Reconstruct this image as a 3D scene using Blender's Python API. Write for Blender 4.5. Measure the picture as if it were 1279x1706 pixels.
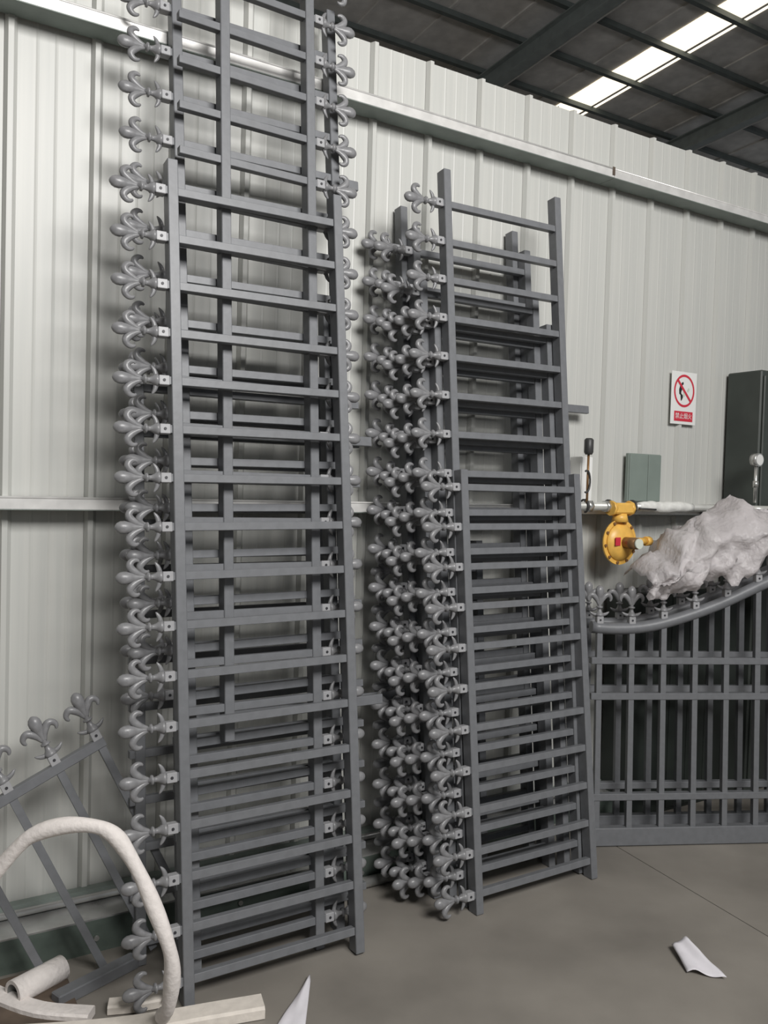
import bpy, bmesh, math, random
from mathutils import Vector, Matrix, noise
random.seed(4)
for o in list(bpy.data.objects): bpy.data.objects.remove(o)
S = bpy.context.scene
COL = S.collection

# ------------------------------------------------------------------ camera
CH = 1.4052; FOC = 1391.5; PITCH = 0.031484; ROLL = 0.028016
cd = bpy.data.cameras.new('camera'); cam = bpy.data.objects.new('camera', cd); COL.objects.link(cam)
_r = Vector((1, 0, 0)); _u = Vector((0, math.sin(PITCH), math.cos(PITCH))); _f = Vector((0, math.cos(PITCH), -math.sin(PITCH)))
R2 = _r*math.cos(ROLL) + _u*math.sin(ROLL); U2 = -_r*math.sin(ROLL) + _u*math.cos(ROLL)
cam.matrix_world = Matrix(((R2.x, U2.x, -_f.x, 0), (R2.y, U2.y, -_f.y, 0), (R2.z, U2.z, -_f.z, CH), (0, 0, 0, 1)))
cd.sensor_fit = 'VERTICAL'; cd.sensor_height = 36; cd.lens = FOC*36/1706; cd.clip_start = .05; cd.clip_end = 200
S.camera = cam

# ------------------------------------------------------------------ wall frame: U along the wall, N out through it
UX = Vector((.8577, .5141, 0)); NX = Vector((-.5141, .8577, 0)); ZX = Vector((0, 0, 1))
DW = 2.66                                  # the cladding stands 2.66 m from the camera
WALLROT = math.atan2(.5141, .8577)
def wp(u, d, z): return UX*u + NX*d + ZX*z

# ------------------------------------------------------------------ world, lights, exposure
w = bpy.data.worlds.new('world'); S.world = w; w.use_nodes = True
bg = w.node_tree.nodes['Background']; bg.inputs[0].default_value = (.86, .93, 1, 1); bg.inputs[1].default_value = 0.25
def area(name, loc, target, sx, sy, power, colr):
    l = bpy.data.lights.new(name, 'AREA'); l.shape = 'RECTANGLE'; l.size = sx; l.size_y = sy; l.energy = power; l.color = colr
    o = bpy.data.objects.new(name, l); COL.objects.link(o); o.location = loc
    o.rotation_euler = (Vector(target) - Vector(loc)).to_track_quat('-Z', 'Y').to_euler(); return o
area('hall_daylight', wp(1.25, -1.45, 3.7), wp(.8, 2.6, 1.8), 2.2, 1.3, 228, (1, .985, .965))
S.view_settings.view_transform = 'Standard'; S.view_settings.look = 'None'
S.view_settings.exposure = 0.0; S.view_settings.gamma = 1; S.view_settings.use_curve_mapping = False

# ------------------------------------------------------------------ materials
def mat(name, col, rough=.5, metal=0., noise_amt=.0, scale=8., bump=0., col2=None, alpha=1., emit=None, spec=.5, stretch=None, trans=0.):
    m = bpy.data.materials.new(name); m.use_nodes = True; nt = m.node_tree; b = nt.nodes['Principled BSDF']
    b.inputs['Roughness'].default_value = rough; b.inputs['Metallic'].default_value = metal
    b.inputs['Specular IOR Level'].default_value = spec; b.inputs['Alpha'].default_value = alpha
    b.inputs['Base Color'].default_value = (*col, 1)
    if trans: b.inputs['Transmission Weight'].default_value = trans
    tc = nt.nodes.new('ShaderNodeTexCoord'); mp = nt.nodes.new('ShaderNodeMapping'); nt.links.new(tc.outputs['Object'], mp.inputs[0])
    if stretch: mp.inputs['Scale'].default_value = stretch
    nz = nt.nodes.new('ShaderNodeTexNoise'); nz.inputs['Scale'].default_value = scale; nz.inputs['Detail'].default_value = 6
    nt.links.new(mp.outputs[0], nz.inputs[0])
    if noise_amt or col2:
        c2 = col2 or tuple(c*(1-noise_amt) for c in col); c1 = col if col2 else tuple(min(1, c*(1+noise_amt)) for c in col)
        rp = nt.nodes.new('ShaderNodeValToRGB'); rp.color_ramp.elements[0].position = .35; rp.color_ramp.elements[1].position = .65
        rp.color_ramp.elements[0].color = (*c2, 1); rp.color_ramp.elements[1].color = (*c1, 1)
        nt.links.new(nz.outputs['Fac'], rp.inputs[0]); nt.links.new(rp.outputs[0], b.inputs['Base Color'])
    if bump:
        bp = nt.nodes.new('ShaderNodeBump'); bp.inputs['Strength'].default_value = bump; bp.inputs['Distance'].default_value = .01
        nt.links.new(nz.outputs['Fac'], bp.inputs['Height']); nt.links.new(bp.outputs[0], b.inputs['Normal'])
    if emit: b.inputs['Emission Color'].default_value = (*emit[0], 1); b.inputs['Emission Strength'].default_value = emit[1]
    return m
M = {}
M['steel'] = mat('charcoal powder coat', (.155, .160, .170), .42, .0, .06, 40, .05)
M['cast'] = mat('charcoal cast iron paint', (.215, .215, .222), .34, .0, .12, 60, .12)
M['collar'] = mat('lightened collar coat', (.34, .34, .35), .4, 0, .05, 60)  # same coat as the rails, lightened for the light on the collar faces
M['screw'] = mat('dark screw', (.03, .03, .035), .5)
M['wall'] = mat('off white sheet cladding', (.545, .545, .515), .42, 0, 0, 3.2, .04, col2=(.50, .505, .48), stretch=(14, 14, .35))
M['girt_white'] = mat('galvanised girt lip', (.72, .71, .69), .3, .25, .08, 20)
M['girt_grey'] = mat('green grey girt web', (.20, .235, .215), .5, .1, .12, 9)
M['sill'] = mat('dark green sill channel', (.12, .15, .13), .45, .3, .2, 12)
M['galv'] = mat('galvanised lip', (.55, .55, .54), .25, .7, .1, 20)
M['roof'] = mat('roof sheet underside', (.80, .775, .75), .7, 0, .12, 5)
M['purlin'] = mat('dark purlin paint', (.13, .15, .145), .6, 0, .1, 8)
M['rafter'] = mat('grey green rafter paint', (.30, .335, .33), .5, 0, .1, 8)
M['skylight'] = mat('translucent skylight sheet', (.9, .85, .72), .4, emit=((1, .89, .70), 1.45))
M['concrete'] = mat('worn concrete', (.28, .258, .228), .62, 0, 0, 1.9, .15, col2=(.185, .170, .150))
M['joint'] = mat('joint dirt', (.05, .045, .04), .9)
M['foam'] = mat('white foam', (.78, .73, .70), .8, 0, .04, 60, .3)
M['beige'] = mat('beige foam strip', (.72, .665, .60), .8, 0, .06, 40, .2)
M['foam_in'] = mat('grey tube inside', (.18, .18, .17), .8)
M['paper'] = mat('white paper', (.74, .72, .76), .7, 0, .03, 20)
M['yellow'] = mat('yellow regulator enamel', (.80, .47, .10), .38, 0, .08, 30)
M['brass'] = mat('brown brass', (.30, .17, .08), .35, .5, .1, 20)
M['white'] = mat('white plastic', (.78, .78, .76), .4)
M['red'] = mat('sign red', (.58, .035, .06), .5)
M['black'] = mat('sign black', (.03, .03, .03), .5)
M['pale'] = mat('pale green print', (.55, .62, .52), .6)
M['chrome'] = mat('bare steel pipe', (.55, .55, .53), .28, .75, .15, 30)
M['pipe'] = mat('silver painted pipe', (.60, .60, .57), .35, .3, .12, 12)
M['wrap'] = mat('pipe tape', (.72, .72, .69), .5, 0, .1, 30, .3)
M['dark'] = mat('dark plastic', (.045, .045, .045), .45)
M['greenbox'] = mat('grey green painted sheet', (.20, .24, .215), .5, 0, .05, 10)
M['locker'] = mat('dark green locker', (.045, .053, .047), .5, 0, .15, 6)
M['crate'] = mat('black green crate', (.022, .028, .024), .55, 0, .15, 9)
M['glassdial'] = mat('gauge face', (.75, .75, .73), .15)
M['cap'] = mat('pale cap', (.62, .66, .58), .4)
M['wood'] = mat('brown board', (.105, .078, .058), .75, 0, .25, 12)
m = M['film'] = mat('milky plastic film', (.86, .82, .83), .18, 0, 0, 55, .7)
nt = m.node_tree; b = nt.nodes['Principled BSDF']; out = nt.nodes['Material Output']
tr = nt.nodes.new('ShaderNodeBsdfTransparent'); tl = nt.nodes.new('ShaderNodeBsdfTranslucent'); tl.inputs[0].default_value = (.8, .76, .76, 1)
m1 = nt.nodes.new('ShaderNodeMixShader'); m1.inputs[0].default_value = .35; nt.links.new(b.outputs[0], m1.inputs[1]); nt.links.new(tl.outputs[0], m1.inputs[2])
m2 = nt.nodes.new('ShaderNodeMixShader'); m2.inputs[0].default_value = .40; nt.links.new(m1.outputs[0], m2.inputs[1]); nt.links.new(tr.outputs[0], m2.inputs[2])
nt.links.new(m2.outputs[0], out.inputs[0])

# ------------------------------------------------------------------ helpers
def box(bm, x0, x1, y0, y1, z0, z1, mi=0, bev=0):
    vs = [bm.verts.new((x, y, z)) for z in (z0, z1) for y in (y0, y1) for x in (x0, x1)]
    fs = [bm.faces.new([vs[i] for i in q]) for q in ((0, 2, 3, 1), (4, 5, 7, 6), (0, 1, 5, 4), (2, 6, 7, 3), (0, 4, 6, 2), (1, 3, 7, 5))]
    for f in fs: f.material_index = mi
    if bev:
        es = list({e for f in fs for e in f.edges})
        bmesh.ops.bevel(bm, geom=es, offset=bev, segments=1, affect='EDGES', profile=.5)
    return vs
def tube(bm, pts, rad, seg=8, mi=0, cap=True, flat=None, closed=False):
    pts = [Vector(p) for p in pts]; n = len(pts)
    if not isinstance(rad, (list, tuple)): rad = [rad]*n
    rings = []; up = Vector((0, 0, 1)); prev = None
    for i, p in enumerate(pts):
        t = (pts[min(i+1, n-1)] - pts[max(i-1, 0)]).normalized()
        if prev is None:
            a = up if abs(t.z) < .9 else Vector((0, 1, 0)); x = t.cross(a).normalized()
        else: x = (prev - t*prev.dot(t)).normalized()
        prev = x; y = t.cross(x)
        ring = []
        for k in range(seg):
            a = 2*math.pi*k/seg; v = x*math.cos(a)*rad[i] + y*math.sin(a)*rad[i]
            if flat: v.y *= flat
            ring.append(bm.verts.new(p+v))
        rings.append(ring)
    for a, b_ in zip(rings, rings[1:]):
        for k in range(seg):
            f = bm.faces.new((a[k], a[(k+1) % seg], b_[(k+1) % seg], b_[k])); f.material_index = mi; f.smooth = True
    if cap:
        f = bm.faces.new(rings[0][::-1]); f.material_index = mi; f = bm.faces.new(rings[-1]); f.material_index = mi
    return rings
def obj(name, bm, mats, parent=None, smooth=False, loc=None, rot=None):
    me = bpy.data.meshes.new(name); bmesh.ops.recalc_face_normals(bm, faces=bm.faces); bm.to_mesh(me); bm.free()
    for m_ in (mats if isinstance(mats, (list, tuple)) else [mats]): me.materials.append(m_)
    if smooth:
        for p in me.polygons: p.use_smooth = True
    return inst(name, me, parent, loc, rot)
def inst(name, me, parent=None, loc=None, rot=None):
    o = bpy.data.objects.new(name, me); COL.objects.link(o)
    if parent: o.parent = parent
    if loc is not None: o.location = loc
    if rot is not None: o.rotation_euler = rot
    return o
def mesh(name, bm, mats):
    me = bpy.data.meshes.new(name); bmesh.ops.recalc_face_normals(bm, faces=bm.faces); bm.to_mesh(me); bm.free()
    for m_ in (mats if isinstance(mats, (list, tuple)) else [mats]): me.materials.append(m_)
    return me
def thing(name, label, cat, matrix=None, group=None):
    o = bpy.data.objects.new(name, None); COL.objects.link(o); o.empty_display_size = .1
    if matrix is not None: o.matrix_world = matrix
    o['label'] = label; o['category'] = cat
    if group: o['group'] = group
    return o
def tag(o, label, cat, group=None):
    o['label'] = label; o['category'] = cat
    if group: o['group'] = group
    return o
def frame(o, x, y, z):
    return Matrix(((x.x, y.x, z.x, o.x), (x.y, y.y, z.y, o.y), (x.z, y.z, z.z, o.z), (0, 0, 0, 1)))
def wallframe(u, d, z): return frame(wp(u, d, z), UX, NX, ZX)
def smooth_path(pts, n=6):
    P = [Vector(p) for p in pts]; P = [P[0]*2-P[1]] + P + [P[-1]*2-P[-2]]; out_ = []
    for i in range(1, len(P)-2):
        for k in range(n):
            t = k/n; a, b_, c, d = P[i-1], P[i], P[i+1], P[i+2]
            out_.append(.5*((2*b_) + (c-a)*t + (2*a-5*b_+4*c-d)*t*t + (3*b_-a-3*c+d)*t**3))
    out_.append(P[-2]); return out_

# ------------------------------------------------------------------ the setting: floor
fl = bpy.data.objects.new('floor', None)
bm = bmesh.new()
a, b_ = Vector((.965, 3.264, 0)), Vector((1.265, 2.627, 0)); jd = (b_-a).normalized(); jn = Vector((-jd.y, jd.x, 0))
box(bm, -14, 14, -12, 16, -.25, -.018)
floor = obj('floor', bm, M['joint']); floor['kind'] = 'structure'
for sgn in (1, -1):
    bm = bmesh.new()
    for lo, hi in ((-22, 2.9), (2.904, 22)):
        q = [a + jd*lo + jn*sgn*.0018, a + jd*hi + jn*sgn*.0018, a + jd*hi + jn*sgn*14, a + jd*lo + jn*sgn*14]
        bm2 = bmesh.new(); t_ = [bm2.verts.new(p) for p in q]; bt = [bm2.verts.new(p - ZX*.03) for p in q]
        bm2.faces.new(t_); bm2.faces.new(bt[::-1])
        for k in range(4): bm2.faces.new((t_[k], t_[(k+1) % 4], bt[(k+1) % 4], bt[k]))
        obj('slab', bm2, M['concrete'], floor)
    bm.free()

# ------------------------------------------------------------------ wall of ribbed sheets, girts, sill
PITCH_R = .2397
bm = bmesh.new(); box(bm, -3.2, 8.4, DW+.002, DW+.03, 0, 2.985)
wall = obj('wall_back', bm, M['wall']); wall.matrix_world = frame(Vector((0, 0, 0)), UX, NX, ZX); wall['kind'] = 'structure'
bm = bmesh.new(); prof = [(0, 0), (.009, -.018), (.024, -.018), (.036, 0), (.085, 0), (.090, -.0012), (.095, 0), (.137, 0), (.142, -.0012), (.147, 0), (.188, 0), (.192, -.001), (.196, 0), (PITCH_R-.0012, 0)]
fr = [[bm.verts.new((x, y, z)) for x, y in prof] for z in (0, 2.99)]; bk = [[bm.verts.new((x, y+.0008+.0002, z)) for x, y in prof] for z in (0, 2.99)]
for k in range(len(prof)-1):
    bm.faces.new((fr[0][k], fr[0][k+1], fr[1][k+1], fr[1][k])); bm.faces.new((bk[0][k+1], bk[0][k], bk[1][k], bk[1][k+1]))
    bm.faces.new((fr[1][k], fr[1][k+1], bk[1][k+1], bk[1][k]))
sheet = mesh('wall_sheet', bm, M['wall'])
for k in range(-14, 34):
    inst('wall_sheet', sheet, wall, (.5-.012 + .0 + (k-1)*PITCH_R + .058 - .021, DW, 0))
def girt(z0, z1, d0, name='girt', u0=-3.2, u1=8.4, joints=()):
    """C-section: front lip, web below, top flange; lengths butt at joints"""
    cuts = [u0, *joints, u1]
    for c0, c1 in zip(cuts, cuts[1:]):
        bm = bmesh.new()
        box(bm, c0+.001, c1-.001, d0, d0+.003, z0, z1, 0)
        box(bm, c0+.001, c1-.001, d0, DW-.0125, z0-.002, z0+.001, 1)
        box(bm, c0+.001, c1-.001, d0, DW-.0125, z1-.001, z1+.001, 0)
        # small rounded return of the lip
        tube(bm, [(c0+.001, d0+.002, z1), (c1-.001, d0+.002, z1)], .004, 6, 0)
        g = obj(name, bm, [M['girt_white'], M['girt_grey']], wall)
girt(2.719, 2.755, 2.558, joints=(2.61, 5.6))
girt(1.309, 1.343, 2.570, joints=(.655, 4.4))
bm = bmesh.new(); box(bm, -3.2, 8.4, 2.505, 2.52, 0.0, .098, 0); box(bm, -3.2, 8.4, 2.505, DW-.0125, .098, .103, 1)
for k in range(16): tube(bm, [(-1.7+.45*k, 2.505, .045), (-1.7+.45*k, 2.497, .045)], .008, 8, 2)
obj('sill_channel', bm, [M['sill'], M['galv'], M['chrome']], wall)
bm = bmesh.new(); tube(bm, [(-3.2, 2.612, .118), (8.4, 2.612, .118)], .012, 8, 0); box(bm, -3.2, 8.4, 2.615, DW-.0125, .104, .14, 1)
obj('lower_rail', bm, [M['galv'], M['girt_grey']], wall)
# expanded joint stain on the girt
bm = bmesh.new(); box(bm, 2.598, 2.612, 2.5555, 2.5575, 2.728, 2.762)
obj('rust_bracket', bm, M['wood'], wall)

# ------------------------------------------------------------------ roof far above (underside seen over the wall top)
RS = .05
def rz(d): return 7.40 - RS*d
ceil = None
bm = bmesh.new()
v = [bm.verts.new(p) for p in ((-14, -12, rz(-12)+.16), (24, -12, rz(-12)+.16), (24, 18, rz(18)+.16), (-14, 18, rz(18)+.16))]; bm.faces.new(v)
v2 = [bm.verts.new(p.co + ZX*.03) for p in v]; bm.faces.new(v2[::-1])
for k in range(4): bm.faces.new((v[k], v2[k], v2[(k+1) % 4], v[(k+1) % 4]))
ceil = obj('ceiling', bm, M['roof']); ceil.matrix_world = frame(Vector((0, 0, 0)), UX, NX, ZX); ceil['kind'] = 'structure'
def roofbeam(name, u0, u1, d0, d1, h0, h1, m_, par=ceil):
    bm = bmesh.new(); vs = []
    for (u, d) in ((u0, d0), (u1, d0), (u1, d1), (u0, d1)):
        vs.append(bm.verts.new((u, d, rz(d)+h0)))
    vt = [bm.verts.new(q.co + ZX*(h1-h0)) for q in vs]
    bm.faces.new(vs[::-1]); bm.faces.new(vt)
    for k in range(4): bm.faces.new((vs[k], vs[(k+1) % 4], vt[(k+1) % 4], vt[k]))
    return obj(name, bm, m_, par)
SKY = [(8.40, 8.92), (-.6, -.08)]
# corrugated sheets as separate strips between the skylights
us = [-13+.78*k for k in range(46)]
for u in us:
    hit = [s for s in SKY if u < s[1] and u+.78 > s[0]]
    if hit: 
        s = hit[0]
        if s[0]-u > .03: roofbeam('roof_sheet', u, s[0]-.003, -11.9, 17.9, .105, .125, M['roof'])
        if u+.78-s[1] > .03: roofbeam('roof_sheet', s[1]+.003, u+.775, -11.9, 17.9, .105, .125, M['roof'])
    else: roofbeam('roof_sheet', u, u+.775, -11.9, 17.9, .105, .125, M['roof'])
    roofbeam('roof_rib', u-.02, u+.02, -11.9, 17.9, .085, .105, M['roof'])
for s in SKY: roofbeam('skylight_sheet', s[0], s[1], -11.9, 17.9, .09, .10, M['skylight'])
d = 9.15
ds = [9.18 - .83*k for k in range(-10, 26)]
for d in ds: roofbeam('purlin', -13.5, 23.5, d-.03, d+.03, .02, .085, M['purlin'])
for k in range(-5, 5):
    u = 6.86 + 3.72*k
    bm = bmesh.new()
    for (w_, z0, z1) in ((.08, -.26, -.245), (.008, -.245, -.035), (.08, -.035, -.02)):
        vs = [bm.verts.new((u+sx*w_, d_, rz(d_)+z0)) for d_ in (-11.5, 17.5) for sx in (-1, 1)]
        vt = [bm.verts.new(q.co + ZX*(z1-z0)) for q in vs]
        for q in ((vs[0], vs[1], vs[3], vs[2]), (vt[0], vt[2], vt[3], vt[1]), (vs[0], vt[0], vt[1], vs[1]), (vs[2], vs[3], vt[3], vt[2]), (vs[0], vs[2], vt[2], vt[0]), (vs[1], vt[1], vt[3], vs[3])): bm.faces.new(q)
    rf = obj('rafter', bm, M['rafter'], ceil)
    bm = bmesh.new(); tube(bm, [(u+.10, -11.4, rz(-11.4)-.25), (u+.10, 17.4, rz(17.4)-.25)], .014, 6); obj('conduit', bm, M['girt_white'], rf)
# unseen outer shell of the hall beyond the cladding, added to block world light
bm = bmesh.new(); box(bm, -14, 24, 17.6, 17.8, 0, 6.5); o = obj('wall_outer_blocker', bm, M['roof']); o.matrix_world = ceil.matrix_world; o['kind'] = 'structure'
bm = bmesh.new(); box(bm, -7.2, -7.0, -9, 17.6, 0, 6.9); o = obj('wall_left_blocker', bm, M['wall']); o.matrix_world = ceil.matrix_world; o['kind'] = 'structure'  # unseen side wall, added to keep out light from the left
bm = bmesh.new(); tube(bm, [(8.32, 9.3, 6.95), (8.32, 9.3, 5.2)], .012, 6)
o = tag(obj('hanging_wire', bm, M['girt_white']), 'thin pale wire hanging from the roof left of the skylight end', 'wire'); o.matrix_world = ceil.matrix_world

# ------------------------------------------------------------------ fleur-de-lis finial (points to -X, lies in XZ)
def finial_mesh():
    bm = bmesh.new()
    def lathe(pr, flat=1, seg=10):
        rings = []
        for x, r in pr:
            rings.append([bm.verts.new((x, r*flat*math.cos(2*math.pi*k/seg), r*math.sin(2*math.pi*k/seg))) for k in range(seg)])
        for p, q in zip(rings, rings[1:]):
            for k in range(seg): bm.faces.new((p[k], p[(k+1) % seg], q[(k+1) % seg], q[k])).smooth = True
        bm.faces.new(rings[0]); bm.faces.new(rings[-1][::-1])
    lathe([(-.048, .0125), (-.052, .019), (-.058, .0165), (-.066, .0105), (-.074, .0075), (-.081, .0070), (-.083, .0135), (-.088, .0135), (-.090, .0075), (-.097, .0065)])
    lathe([(-.090, .0060), (-.102, .0072), (-.116, .0095), (-.132, .0145), (-.146, .0178), (-.157, .0170), (-.166, .0125), (-.171, .006), (-.1725, .002)], .82, 12)
    for s in (1, -1):
        tube(bm, smooth_path([(-.054, 0, s*.004), (-.055, 0, s*.016), (-.059, 0, s*.028), (-.067, 0, s*.040)], 3),
             [.0078, .0078, .0076, .0073, .007, .0066, .006, .005, .0036, .0014], 7, flat=.8)
        tube(bm, smooth_path([(-.094, 0, s*.003), (-.108, 0, s*.008), (-.123, 0, s*.017), (-.133, 0, s*.027), (-.133, 0, s*.038), (-.124, 0, s*.046), (-.114, 0, s*.046), (-.109, 0, s*.042)], 3),
             [.0055, .0064, .0072, .0080, .0088, .0096, .0104, .0108, .0110, .0110, .0108, .0104, .0098, .0092, .0086, .0078, .0070, .0062, .0054, .0046, .0038, .003], 8, flat=.85)
    return mesh('finial', bm, M['cast'])
FIN = finial_mesh()
def collar_mesh():
    bm = bmesh.new(); box(bm, -.049, -.020, -.0135, .0135, -.0135, .0135, 0, .0015)
    tube(bm, [(-.035, -.0135, 0), (-.035, -.0152, 0)], .0042, 8, 1); return mesh('collar', bm, [M['collar'], M['screw']])
COLLAR = collar_mesh()
def bar_mesh(name, x0, x1, hy=.0115, hz=.0115, m_=None):
    bm = bmesh.new(); box(bm, x0, x1, -hy, hy, -hz, hz, 0, .0012); return mesh(name, bm, m_ or M['steel'])
def rail_mesh(z0, z1, hw=.0150, dp=.044):
    bm = bmesh.new(); box(bm, -hw, hw, 0, dp, z0, z1, 0, .002); return mesh('rail', bm, M['steel'])
PY = .0155                                   # pickets run a little behind the rail face
def panel(label, x, y, yaw, tilt, v0, W, n, top, slide=0., p=.135, first=0, left=True, right=False, xl=None, xr=None, rails=None, cross=(), skip_fin=(), name='fence_panel', fin_only=None, z=0.):
    U = Vector((math.cos(yaw), math.sin(yaw), 0)); N = Vector((-math.sin(yaw), math.cos(yaw), 0))
    V = ZX*math.cos(tilt) + N*math.sin(tilt)
    Ua = U*math.cos(slide) + V*math.sin(slide); Va = -U*math.sin(slide) + V*math.cos(slide)
    t = thing(name, label, 'fence panel', frame(Vector((x, y, z)), Ua, Va.cross(Ua), Va), 'fence panels stood on end against the wall')
    for (u, z0, z1) in (rails or ((0, 0.0, top), (W, 0.0, top))):
        lo = max(z0, .002 - slide*u if slide < 0 else .002)
        inst('rail', rail_mesh(lo, z1), t, (u, 0, 0))
    a0 = xl if xl is not None else (-.022 if left else .013); a1 = xr if xr is not None else (W+.022 if right else W-.0150)
    pm = bar_mesh('picket', a0, a1)
    for k in range(first, n):
        v = v0 + (n-1-k)*p
        pk = inst('picket', pm, t, (0, PY, v))
        if left and k not in skip_fin: inst('finial', FIN, pk, (0, 0, 0)); inst('collar', COLLAR, pk, (0, 0, 0))
        if right and k not in skip_fin:
            inst('finial', FIN, pk, (W, 0, 0), (0, 0, math.pi)); 
            c = inst('collar', COLLAR, pk, (W, 0, 0)); c.rotation_euler = (0, math.pi, 0)
    for (v, c0, c1) in cross:
        bm = bmesh.new(); box(bm, c0, c1, .044, .062, v-.016, v+.016, 0, .002); obj('cross_bar', bm, M['steel'], t)
    return t
# left stack, front to back
panel('grey ladder-like fence panel in front of the left stack, all its spear tips pointing left', -.4803, 2.1827, .5389, .1034, .0691, .5226, 17, 2.3201, .0091)
A2x, A2y = -.1535, 2.4764
panel('tall grey fence panel in the left stack whose spear tips point right', A2x, A2y, .5662, .088, .0871, 0, 23, 3.05, -.0048, p=.134, left=False, right=True,
      xl=-.425, xr=.022, rails=((0, 0.0, 3.05), (-.285, .66, 3.05)))
panel('tallest grey fence panel in the left stack, its spear tips pointing left at the top', -.479-.008, 2.30, .5439, .100, .1181, .520, 21, 2.98, .010, skip_fin=(15, 16, 17, 18, 19, 20), cross=((2.425, -.01, .63),))
panel('grey fence panel deep in the left stack, its tips peeking out behind the front ones', -.5263, 2.3246, .5402, .109, .1159, .50, 20, 2.00, -.0025, first=6, skip_fin=(15, 16, 17, 18, 19), cross=((1.57, -.01, .682), (.70, -.01, .70)))
panel('low fence panel nearest the wall in the left stack, plain bar ends showing right', *(wp(.648, 2.368, 0).xy), .5402, .088, .065, .60, 13, 1.76, 0., left=False, xl=-.03, xr=.75)
# right stack, front to back
panel('short fence panel in front of the right stack', .3551, 2.7067, .5561, .108, .0669, .5261, 11, 1.4778, .0012)
panel('tall fence panel directly behind the short one in the right stack', .3247, 2.7585, .5374, .0945, .1115, .5127, 18, 2.5296, .0067)
panel('third fence panel of the right stack counted from the front', .2737, 2.7878, .5351, .094, .0935, .517, 15, 2.045, .0045)
panel('fourth fence panel of the right stack counted from the front', .2219, 2.8099, .5382, .0917, .0754, .517, 16, 2.165, .0014)
panel('fifth fence panel of the right stack, second from the wall', .2122, 2.8575, .5404, .0894, .0968, .517, 17, 2.345, .0080)
panel('rearmost full fence panel of the right stack, leaning on the wall', .1607, 2.8831, .5382, .0885, .1114, .517, 17, 2.43, .0044, cross=((1.755, 0, .93), (.672, -.30, .86)))
panel('low dark fence panel hidden at the back between the two stacks', .1601, 2.950, .54, .080, .0238, .30, 9, 1.21, 0, skip_fin=(8,))

# ------------------------------------------------------------------ arched gates on the right
GU = Vector((math.cos(.1125), math.sin(.1125), 0)); GN = Vector((-math.sin(.1125), math.cos(.1125), 0))
GO = Vector((.894, 3.265, 0)); GT = .05
def arch(x):                                   # height of the S-curved top rail
    pts = [(-.30, .905), (-.066, .868), (.0, .862), (.098, .861), (.165, .867), (.231, .879), (.364, .918), (.499, .968), (.688, 1.056), (.85, 1.125), (1.0, 1.175), (1.15, 1.20), (1.3, 1.205)]
    for (x0, z0), (x1, z1) in zip(pts, pts[1:]):
        if x <= x1: 
            t = (x-x0)/(x1-x0); return z0 + (z1-z0)*t
    return pts[-1][1]
def gate(label, off, x0=-.05, x1=1.26):
    V = ZX*math.cos(GT) + GN*math.sin(GT)
    t = thing('arched_gate', label, 'gate', frame(GO + GN*off, GU, V.cross(GU), V), 'arched gate leaves leaning at the right')
    bm = bmesh.new(); xs = [x0 + (x1-x0)*k/40 for k in range(41)]
    zz = [arch(x)*.25 + arch(x-.03)*.25 + arch(x+.03)*.25 + arch(x-.06)*.125 + arch(x+.06)*.125 for x in xs]
    tube(bm, [(x, .014, z) for x, z in zip(xs, zz)], .024, 12); obj('arched_top_rail', bm, M['steel'], t)
    for z_ in (.735, .593, .194):
        bm = bmesh.new(); box(bm, x0, x1, -.001, .030, z_-.0135, z_+.0135, 0, .002); obj('cross_rail', bm, M['steel'], t)
    bm = bmesh.new(); box(bm, x0, x1, -.006, .034, .003, .074, 0, .003); obj('bottom_rail', bm, M['steel'], t)
    bm = bmesh.new(); box(bm, x1-.02, x1+.02, -.008, .036, .003, arch(x1)+.02, 0, .003); obj('stile', bm, M['steel'], t)
    for k in range(10):
        x = -.0165 + .1335*k
        if x > x1-.04: break
        za = arch(x)
        bm = bmesh.new(); box(bm, -.0115, .0115, .002, .025, .07, za-.005, 0, .0012)
        pk = obj('picket', bm, M['steel'], t, loc=(x, 0, 0))
        # upright tip on the arch
        for nm, me_ in (('finial', FIN), ('collar', COLLAR)):
            f = inst(nm, me_, pk, (0, .013, za-.002)); f.rotation_euler = (0, math.pi/2, 0)
    return t
gate('front arched gate leaf with spear tips, beside the right stack', 0)
gate('rear arched gate leaf, directly behind the front one', .125, x0=-.03, x1=1.28)

# dark things behind the gates
t = thing('storage_crate', 'black green crate standing behind the arched gates', 'crate', wallframe(2.72, 2.475, 0))
bm = bmesh.new(); box(bm, 0, .73, 0, .15, 0, .98, 0, .006); obj('body', bm, M['crate'], t)
for k in range(6):
    bm = bmesh.new(); box(bm, .01+.119*k, .125+.119*k, -.008, 0, .02, .96, 0, .002); obj('plank', bm, M['crate'], t)
t = thing('tall_locker', 'tall dark green locker standing at the right edge beside the sign', 'locker', wallframe(3.505, 2.46, 0))
bm = bmesh.new(); box(bm, 0, .9, 0, .185, 0, 1.995, 0, .006); obj('body', bm, M['locker'], t)
for k in range(2):
    bm = bmesh.new(); box(bm, .01+.445*k, .445+.445*k, -.012, 0, .05, 1.97, 0, .004); dr = obj('door', bm, M['locker'], t)
    bm = bmesh.new(); tube(bm, [(.40+.1*k, -.03, .95), (.40+.1*k, -.03, 1.1)], .008, 8); box(bm, .393+.1*k, .407+.1*k, -.03, -.010, .95, .96); box(bm, .393+.1*k, .407+.1*k, -.03, -.010, 1.09, 1.10); obj('handle', bm, M['chrome'], dr)

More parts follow.
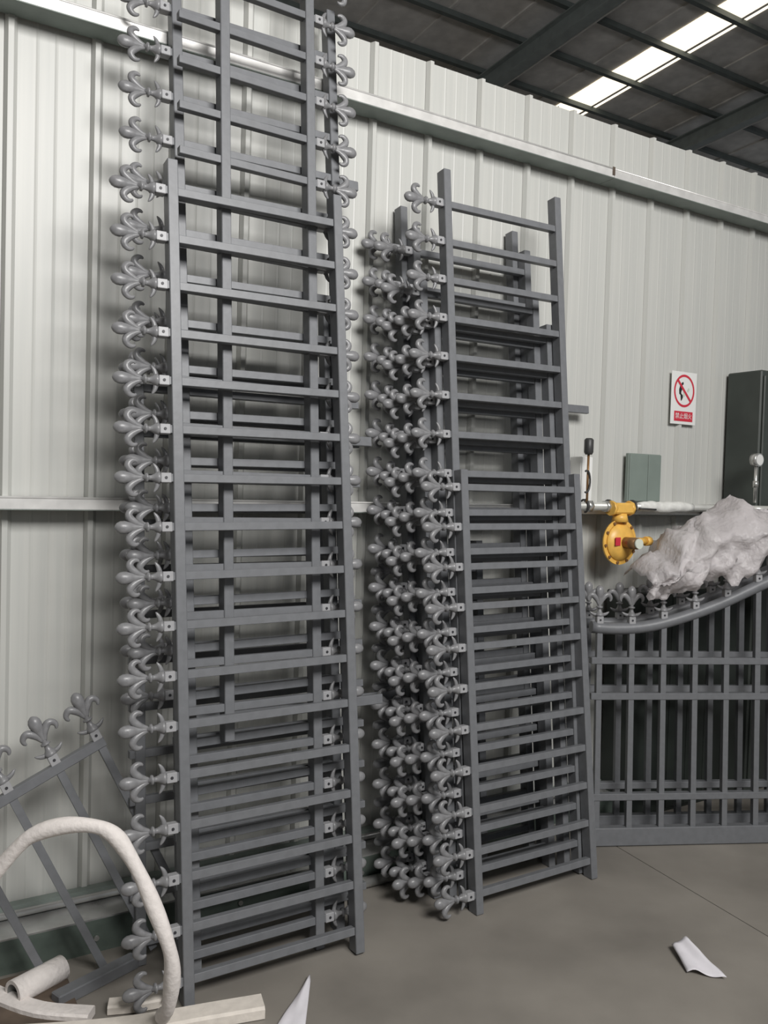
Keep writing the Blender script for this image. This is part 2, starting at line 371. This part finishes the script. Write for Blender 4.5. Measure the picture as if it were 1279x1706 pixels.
# ------------------------------------------------------------------ plastic film over the gate tips
def ggp(x, off, z): return GO + GU*x + GN*(off + GT*z) + ZX*z
def film():
    low = [(.09, .985), (.14, .990), (.20, .985), (.27, .990), (.33, 1.02), (.40, 1.07), (.47, 1.075), (.52, 1.10), (.56, 1.09), (.60, 1.15), (.66, 1.17), (.74, 1.20), (.86, 1.22), (1.0, 1.25), (1.2, 1.26)]
    up = [(.09, 1.02), (.14, 1.10), (.20, 1.14), (.25, 1.15), (.28, 1.24), (.33, 1.27), (.40, 1.34), (.47, 1.355), (.53, 1.37), (.57, 1.395), (.62, 1.36), (.70, 1.345), (.85, 1.36), (1.0, 1.39), (1.2, 1.40)]
    def ip(T, x):
        for (a0, b0), (a1, b1) in zip(T, T[1:]):
            if x <= a1: t = (x-a0)/(a1-a0); t = max(0, t); return b0+(b1-b0)*t
        return T[-1][1]
    bm = bmesh.new(); NXX, NY = 64, 26; g = []
    def rid(q): return 1-abs(noise.noise(q))*2.6
    for i in range(NXX+1):
        x = .135 + 1.065*i/NXX; r = []
        for j in range(NY+1):
            t = j/NY; lo = ip(low, x); hi = ip(up, x); z = lo + (hi-lo)*(t/.75 if t < .75 else 1 - (t-.75)*1.1)
            off = -.050 + .05*t + (max(0, t-.5)**1.2)*.50 - .045*math.sin(math.pi*min(1, t/.8))
            q = Vector((x*4.6 - t*1.1, t*1.7 + x*1.2, 3.1))           # folds run slantwise
            off -= .050*rid(q) + .030*rid(q*2.1+Vector((5, 1, 0))) + .014*rid(q*4.3)
            edge = max(0, 1-j/4)
            z += .030*noise.noise(q*1.5+Vector((9, 9, 9))) + .018*noise.noise(q*4) + edge*.045*noise.noise(Vector((x*13, 0, 2)))
            jx = (.006*random.uniform(-1, 1)); jz = .006*random.uniform(-1, 1)
            r.append(bm.verts.new(ggp(x + jx + .022*noise.noise(q*2+Vector((3, 0, 7))), off, z + jz)))
        g.append(r)
    for i in range(NXX):
        for j in range(NY):
            a_, b2, c_, d_ = g[i][j], g[i+1][j], g[i+1][j+1], g[i][j+1]
            if (i+j) % 2: bm.faces.new((a_, b2, c_)); bm.faces.new((a_, c_, d_))
            else: bm.faces.new((a_, b2, d_)); bm.faces.new((b2, c_, d_))
    for f in bm.faces: f.smooth = True
    # a twisted end poking up
    o = obj('plastic_film', bm, M['film']); tag(o, 'crumpled milky plastic film draped over the gate tips', 'plastic film')
    md = o.modifiers.new('thickness', 'SOLIDIFY'); md.thickness = .0008
    p0 = ggp(.53, .10, 1.365)
    bm = bmesh.new(); tube(bm, [Vector((0, 0, -.03)), Vector((.012, 0, .0)), Vector((.03, -.004, .022)), Vector((.042, 0, .042))], [.03, .018, .010, .003], 8)
    k = obj('twisted_corner', bm, M['film'], o); k.location = p0
    return o
film()

# ------------------------------------------------------------------ gas pipe, regulator, gauges, sign, box
t = thing('gas_pipe', 'silver gas pipe running along the wall girt to the yellow regulator', 'pipe', wallframe(2.40, 2.515, 1.345))
bm = bmesh.new(); tube(bm, [(0, 0, 0), (.98, 0, 0), (1.0, -.01, 0), (1.005, -.03, 0), (1.005, -.105, 0), (1.01, -.125, 0), (1.03, -.135, 0), (1.9, -.135, 0)], .017, 12); obj('tube', bm, M['pipe'], t, True)
bm = bmesh.new(); tube(bm, smooth_path([(.38, 0, .0), (.45, -.004, .003), (.52, .002, -.002), (.60, -.003, .002), (.72, 0, 0)], 4), [.019, .021, .023, .022, .025, .024, .023, .026, .027, .026, .027, .026, .025, .026, .024, .021, .019], 10); obj('tape_wrap', bm, M['wrap'], t, True)
for x in (.085, .19):
    bm = bmesh.new(); tube(bm, [(x-.012, 0, 0), (x+.012, 0, 0)], .026, 6); obj('union_nut', bm, M['chrome'], t)
for x in (.062, .20, .34):
    bm = bmesh.new(); tube(bm, [(x+.0, .026*math.cos(a_)-.0, .026*math.sin(a_)) for a_ in [math.pi*k/8 - .6 for k in range(14)]], .0045, 6); obj('clip', bm, M['dark'], t, True)
bm = bmesh.new(); tube(bm, [(.36, -.022, -.006), (.46, -.026, -.010)], .004, 6); obj('strap_end', bm, M['dark'], t)
for x in (.30, .85):
    bm = bmesh.new(); box(bm, x-.012, x+.012, -.01, .05, -.03, -.017, 0, .002); obj('bracket', bm, M['dark'], t)

t = thing('gas_regulator', 'yellow gas regulator with round diaphragm hanging from the pipe', 'regulator', wallframe(2.655, 2.50, 1.196))
bm = bmesh.new(); box(bm, -.052, .052, -.030, .030, .118, .165, 0, .008); tube(bm, [(0, 0, .085), (0, 0, .12)], [.036, .028], 12); tube(bm, [(-.06, 0, .142), (-.045, 0, .142)], .032, 8); tube(bm, [(.045, 0, .142), (.06, 0, .142)], .032, 8)
obj('valve_body', bm, M['yellow'], t)
def disc(r, y0, y1, r1=None, seg=36):
    bm = bmesh.new(); tube(bm, [(0, y0, 0), (0, y1, 0)], [r1 or r, r], seg); return bm
obj('back_dish', disc(.086, .035, .004, .055), M['yellow'], t, True)
obj('flange', disc(.095, .004, -.006), M['yellow'], t)
bm = bmesh.new(); tube(bm, [(0, -.006, 0), (0, -.012, 0), (0, -.026, 0), (0, -.034, 0), (0, -.036, 0)], [.080, .077, .060, .036, .02], 36); obj('front_dish', bm, M['yellow'], t, True)
for k in range(10):
    a_ = 2*math.pi*k/10+.15; bm = bmesh.new(); tube(bm, [(0, -.006, 0), (0, -.013, 0)], .0065, 6); obj('bolt', bm, M['brass'], t, loc=(.087*math.cos(a_), 0, .087*math.sin(a_)))
bm = bmesh.new(); tube(bm, [(0, -.03, 0), (0, -.10, 0)], .024, 16); obj('spring_housing', bm, M['brass'], t)
bm = bmesh.new(); tube(bm, [(0, -.10, 0), (0, -.112, 0)], .021, 16); obj('cap', bm, M['cap'], t)
bm = bmesh.new(); tube(bm, [(.02, -.06, .004), (.10, -.05, .006)], [.018, .015], 12); tube(bm, [(.10, -.05, .006), (.13, -.047, .006)], .020, 8); obj('outlet', bm, M['yellow'], t)
bm = bmesh.new(); box(bm, -.058, -.030, -.037, -.0335, -.012, .022, 0); obj('name_plate', bm, M['red'], t)
def gauge(label, u, d, z, hgt, r, dark):
    t = thing('pressure_gauge', label, 'gauge', wallframe(u, d, z))
    bm = bmesh.new(); tube(bm, [(0, 0, 0), (0, 0, hgt)], .008, 8); tube(bm, [(0, 0, hgt*.42), (0, 0, hgt*.60)], .013, 6); obj('stem', bm, M['chrome'], t)
    bm = bmesh.new(); tube(bm, [(0, .016, hgt+r), (0, -.016, hgt+r)], r, 24); obj('case', bm, M['dark'] if dark else M['chrome'], t)
    bm = bmesh.new(); tube(bm, [(0, -.0165, hgt+r), (0, -.018, hgt+r)], r*.82, 24); obj('dial', bm, M['dark'] if dark else M['glassdial'], t)
    return t
gauge('round silver pressure gauge on a stem above the pipe at the right', 3.407, 2.40, 1.375, .165, .030, False)
t = thing('valve_stem', 'slim valve stem with a dark cap beside the right stack', 'valve', wallframe(2.462, 2.50, 1.36))
bm = bmesh.new(); tube(bm, [(0, 0, 0), (0, 0, .195)], .005, 8); obj('stem', bm, M['brass'], t)
bm = bmesh.new(); tube(bm, [(0, 0, .195), (0, 0, .205), (0, 0, .255), (0, 0, .262)], [.014, .019, .019, .012], 14); obj('cap', bm, M['dark'], t)
bm = bmesh.new(); tube(bm, [(-.016+.020*math.cos(a_), -.01, .085+.045*math.sin(a_)) for a_ in [-1.9+.3*k for k in range(14)]], .004, 6); obj('coiled_lead', bm, M['dark'], t, True)
t = thing('cable_duct', 'white plastic cable duct upright on the wall beside the right stack', 'duct', wallframe(2.49, 2.60, 1.345))
bm = bmesh.new(); box(bm, 0, .065, -.03, .036, 0, .205, 0, .003); obj('body', bm, M['white'], t)
bm = bmesh.new(); box(bm, .003, .062, -.034, -.03, .002, .203, 0, .001); obj('cover', bm, M['white'], t)
t = thing('junction_box', 'grey green sheet metal box fixed on the wall above the pipe', 'box', wallframe(2.822, 2.618, 1.365))
bm = bmesh.new(); box(bm, 0, .205, 0, .0208, 0, .215, 0, .003); obj('body', bm, M['greenbox'], t)
bm = bmesh.new(); box(bm, .003, .118, -.006, 0, .003, .212, 0, .002); obj('lid', bm, M['greenbox'], t)
bm = bmesh.new(); box(bm, .121, .202, -.006, 0, .003, .212, 0, .002); obj('lid', bm, M['greenbox'], t)

# safety sign
SG = thing('safety_sign', 'white no open flame safety sign with a red ring on the wall', 'sign', wallframe(3.103, 2.6365, 1.729))
SWD, SHT = .170, .243
bm = bmesh.new(); box(bm, 0, SWD, 0, .004, 0, SHT, 0, .0008); obj('plate', bm, M['white'], SG)
bm = bmesh.new(); rings = []
for rr_ in (.060, .070):
    rings.append([bm.verts.new((SWD/2 + rr_*math.cos(2*math.pi*k/48), -.0008, .155 + rr_*1.08*math.sin(2*math.pi*k/48))) for k in range(48)])
for k in range(48): bm.faces.new((rings[0][k], rings[0][(k+1) % 48], rings[1][(k+1) % 48], rings[1][k]))
obj('ring', bm, M['red'], SG)
bm = bmesh.new(); v = [bm.verts.new(p) for p in ((SWD/2-.050, -.0014, .155+.043), (SWD/2-.041, -.0014, .155+.051), (SWD/2+.050, -.0014, .155-.043), (SWD/2+.041, -.0014, .155-.051))]; bm.faces.new(v); obj('slash', bm, M['red'], SG)
def flat(name, pts, m_, y=-.0011):
    bm = bmesh.new(); f = bm.faces.new([bm.verts.new((x, y, z)) for x, z in pts]); bmesh.ops.triangulate(bm, faces=[f]); return obj(name, bm, m_, SG)
cx = SWD/2
flat('figure', [(cx-.018, .193), (cx-.008, .196), (cx-.006, .186), (cx-.014, .180), (cx-.012, .165), (cx-.020, .152), (cx-.022, .142), (cx-.010, .135), (cx-.008, .124), (cx-.018, .108), (cx-.022, .111), (cx-.015, .124), (cx-.018, .131), (cx-.034, .140), (cx-.036, .160), (cx-.030, .178), (cx-.022, .186)], M['black'])
flat('flame', [(cx+.022, .165), (cx+.030, .172), (cx+.036, .163), (cx+.030, .153), (cx+.022, .150), (cx+.019, .157)], M['pale'])
flat('leg_print', [(cx-.008, .150), (cx+.006, .142), (cx+.004, .128), (cx-.006, .130)], M['pale'])  # pale printed patch beside the figure's leg
bm = bmesh.new(); box(bm, .022, SWD-.022, -.0010, 0, .014, .060, 0); obj('caption_bar', bm, M['red'], SG)
cu = bpy.data.curves.new('caption', 'FONT'); cu.body = '禁止烟火'; cu.size = .030; cu.align_x = 'CENTER'; cu.align_y = 'CENTER'
to = bpy.data.objects.new('caption_tmp', cu); COL.objects.link(to)
bpy.context.view_layer.update()
me = bpy.data.meshes.new_from_object(to.evaluated_get(bpy.context.evaluated_depsgraph_get())); bpy.data.objects.remove(to)
me.name = 'caption'; me.materials.clear(); me.materials.append(M['white'])
xs = [v_.co.x for v_ in me.vertices] or [0]
o = inst('caption', me, SG, (SWD/2, -.0016, .037), (math.pi/2, 0, 0)); wdt = max(xs)-min(xs)
if wdt > .01: o.scale = (.112/wdt,)*3

# downpipe at the far right top
bm = bmesh.new(); tube(bm, [(4.02, 2.60, 2.99), (4.02, 2.60, 2.74)], .012, 8)
o = tag(obj('conduit', bm, M['greenbox']), 'short conduit on the top of the wall at the right edge', 'pipe'); o.matrix_world = ceil.matrix_world

# ------------------------------------------------------------------ lower left: tilted arched gate section
ANG = .44
def tilted():
    O = wp(.10, 2.425, .437); tl_ = .09
    V0 = ZX*math.cos(tl_) + NX*math.sin(tl_)
    Ua = UX*math.cos(ANG) + V0*math.sin(ANG); Va = -UX*math.sin(ANG) + V0*math.cos(ANG)
    t = thing('arched_fence_section', 'tilted fence section with upright spear tips leaning at the lower left', 'fence panel', frame(O, Ua, Va.cross(Ua), Va))
    bm = bmesh.new(); box(bm, -.35, .50, 0, .028, -.014, .014, 0, .002); obj('top_rail', bm, M['steel'], t)
    for k, x in enumerate((-.17, -.04, .09, .225, .36, .485)):
        if x > .49: continue
        L = .62 - .0*k
        zb = -(O.z + math.sin(ANG)*x)/math.cos(ANG)/math.cos(tl_) + .02
        zb = max(-.62, zb) 
        bm = bmesh.new(); box(bm, -.011, .011, .003, .025, zb, -.012, 0, .001)
        pk = obj('picket', bm, M['steel'], t, loc=(x, 0, 0))
        for nm, me_ in (('finial', FIN), ('collar', COLLAR)):
            f = inst(nm, me_, pk, (0, .014, -.008)); f.rotation_euler = (0, math.pi/2, 0)
    bm = bmesh.new(); box(bm, .20, .52, 0, .028, -.50, -.475, 0, .002)
    return t
TS = tilted()
bm = bmesh.new(); box(bm, .0, .25, -.02, .02, 0, .034, 0, .003)
o = tag(obj('steel_bar', bm, M['steel']), 'loose dark steel bar lying on the floor under the tilted fence section', 'bar'); o.matrix_world = frame(wp(.40, 2.29, 0.001), (UX*.93+NX*.37).normalized(), (NX*.93-UX*.37).normalized(), ZX)

# ------------------------------------------------------------------ white foam hose, strips, roll, papers
path = smooth_path([(-1.02, 1.98, .30), (-.93, 1.96, .42), (-.84, 1.95, .53), (-.79, 1.95, .565), (-.72, 1.95, .583), (-.655, 1.95, .580), (-.615, 1.95, .560), (-.585, 1.95, .522), (-.55, 1.95, .462), (-.52, 1.95, .395), (-.49, 1.95, .32), (-.477, 1.96, .26), (-.480, 1.98, .19), (-.495, 2.01, .11), (-.512, 2.04, .075), (-.522, 2.065, .054)], 5)
bm = bmesh.new(); tube(bm, path, [.0185 + .002*math.sin(i*.45) for i in range(len(path))], 12)
tag(obj('foam_hose', bm, M['foam'], None, True), 'white foam hose arching over the floor at the lower left', 'hose')
def strip(name, label, pts, wd, th, m_, cat='foam strip', zb=.003):
    bm = bmesh.new(); P = smooth_path([(x, y, 0) for x, y in pts], 4); rows = []
    for i, p in enumerate(P):
        t_ = (P[min(i+1, len(P)-1)]-P[max(i-1, 0)]).normalized(); n_ = Vector((-t_.y, t_.x, 0))
        rows.append([bm.verts.new(p + n_*s*wd/2 + ZX*z_) for s, z_ in ((-1, zb), (1, zb), (1, zb+th*.8), (.8, zb+th), (-.8, zb+th), (-1, zb+th*.8))])
    for a0, a1 in zip(rows, rows[1:]):
        for k in range(6): bm.faces.new((a0[k], a0[(k+1) % 6], a1[(k+1) % 6], a1[k]))
    bm.faces.new(rows[0]); bm.faces.new(rows[-1][::-1])
    return tag(obj(name, bm, m_), label, cat)
strip('foam_strip', 'long white foam strip on the floor, its square end beside the left stack', [(-1.05, 2.00), (-.80, 2.03), (-.60, 2.07), (-.42, 2.13), (-.285, 2.175)], .070, .030, M['beige'])
strip('foam_strip', 'white foam strip curving along the bottom left edge of the photo', [(-1.15, 2.27), (-1.00, 2.19), (-.86, 2.13), (-.72, 2.118)], .05, .026, M['foam'])
strip('foam_strip', 'short beige foam offcut beside the foot of the white hose', [(-.69, 2.16), (-.62, 2.175), (-.555, 2.20)], .045, .022, M['beige'])
t = thing('foam_tube', 'short white foam tube with an open round end on the floor, lower left', 'tube', frame(Vector((-.945, 2.165, .036)), Vector((.55, .83, 0)).normalized(), Vector((-.83, .55, 0)).normalized(), ZX))
bm = bmesh.new(); R_ = 20; L_ = .15
ro = [[bm.verts.new((x, r*math.cos(2*math.pi*k/R_), r*math.sin(2*math.pi*k/R_))) for k in range(R_)] for x, r in ((0, .024), (0, .034), (L_, .034), (L_, .024))]
for q in range(4):
    for k in range(R_): bm.faces.new((ro[q][k], ro[q][(k+1) % R_], ro[(q+1) % 4][(k+1) % R_], ro[(q+1) % 4][k])).smooth = (q in (1, 3))
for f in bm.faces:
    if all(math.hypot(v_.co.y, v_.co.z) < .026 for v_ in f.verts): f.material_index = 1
obj('sleeve', bm, [M['foam'], M['foam_in']], t)
bm = bmesh.new(); box(bm, 0, .9, 0, .30, 0, .012, 0, .002)
o = tag(obj('board', bm, M['wood']), 'dark brown board lying on the floor at the lower left corner', 'board'); o.matrix_world = frame(wp(-.45, 2.17, .001), UX, NX, ZX)
def sheetmesh(name, label, corners, curl, m_=M['paper'], n=14, seed=0, th=.0008):
    A_, B_, C_, D_ = [Vector(c) for c in corners]; bm = bmesh.new(); g = []
    for i in range(n+1):
        r = []
        for j in range(n+1):
            s, t_ = i/n, j/n; p = A_*(1-s)*(1-t_) + B_*s*(1-t_) + C_*s*t_ + D_*(1-s)*t_
            z = p.z + curl(s, t_) + .004*noise.noise(Vector((s*3, t_*3, seed)))
            r.append(bm.verts.new((p.x, p.y, max(.003, z))))
        g.append(r)
    for i in range(n):
        for j in range(n): bm.faces.new((g[i][j], g[i+1][j], g[i+1][j+1], g[i][j+1])).smooth = True
    o = obj(name, bm, m_); md = o.modifiers.new('t', 'SOLIDIFY'); md.thickness = th; return tag(o, label, 'paper')
sheetmesh('paper_sheet', 'pointed white sheet on the floor below the left stack', [(-.275, 2.00, .004), (-.165, 2.06, .004), (-.170, 2.325, .004), (-.178, 2.325, .004)], lambda s, t_: .012*math.sin(math.pi*s)*t_)
sheetmesh('paper_scrap', 'crumpled white paper scrap lying alone on the open floor at the right', [(.925, 2.405, .006), (1.030, 2.376, .004), (.985, 2.535, .022), (.922, 2.530, .012)],
          lambda s, t_: .022*math.sin(math.pi*s)*(.3+.7*t_) + .007*math.sin(8*s+2*t_), seed=5)
bm = bmesh.new(); tube(bm, [(0, 0, .020), (.46, 0, .020)], .019, 14)
o = tag(obj('steel_pipe', bm, M['chrome'], None, True), 'bare steel pipe lying on the floor between the two stacks', 'pipe'); o.matrix_world = wallframe(1.15, 2.478, .001)
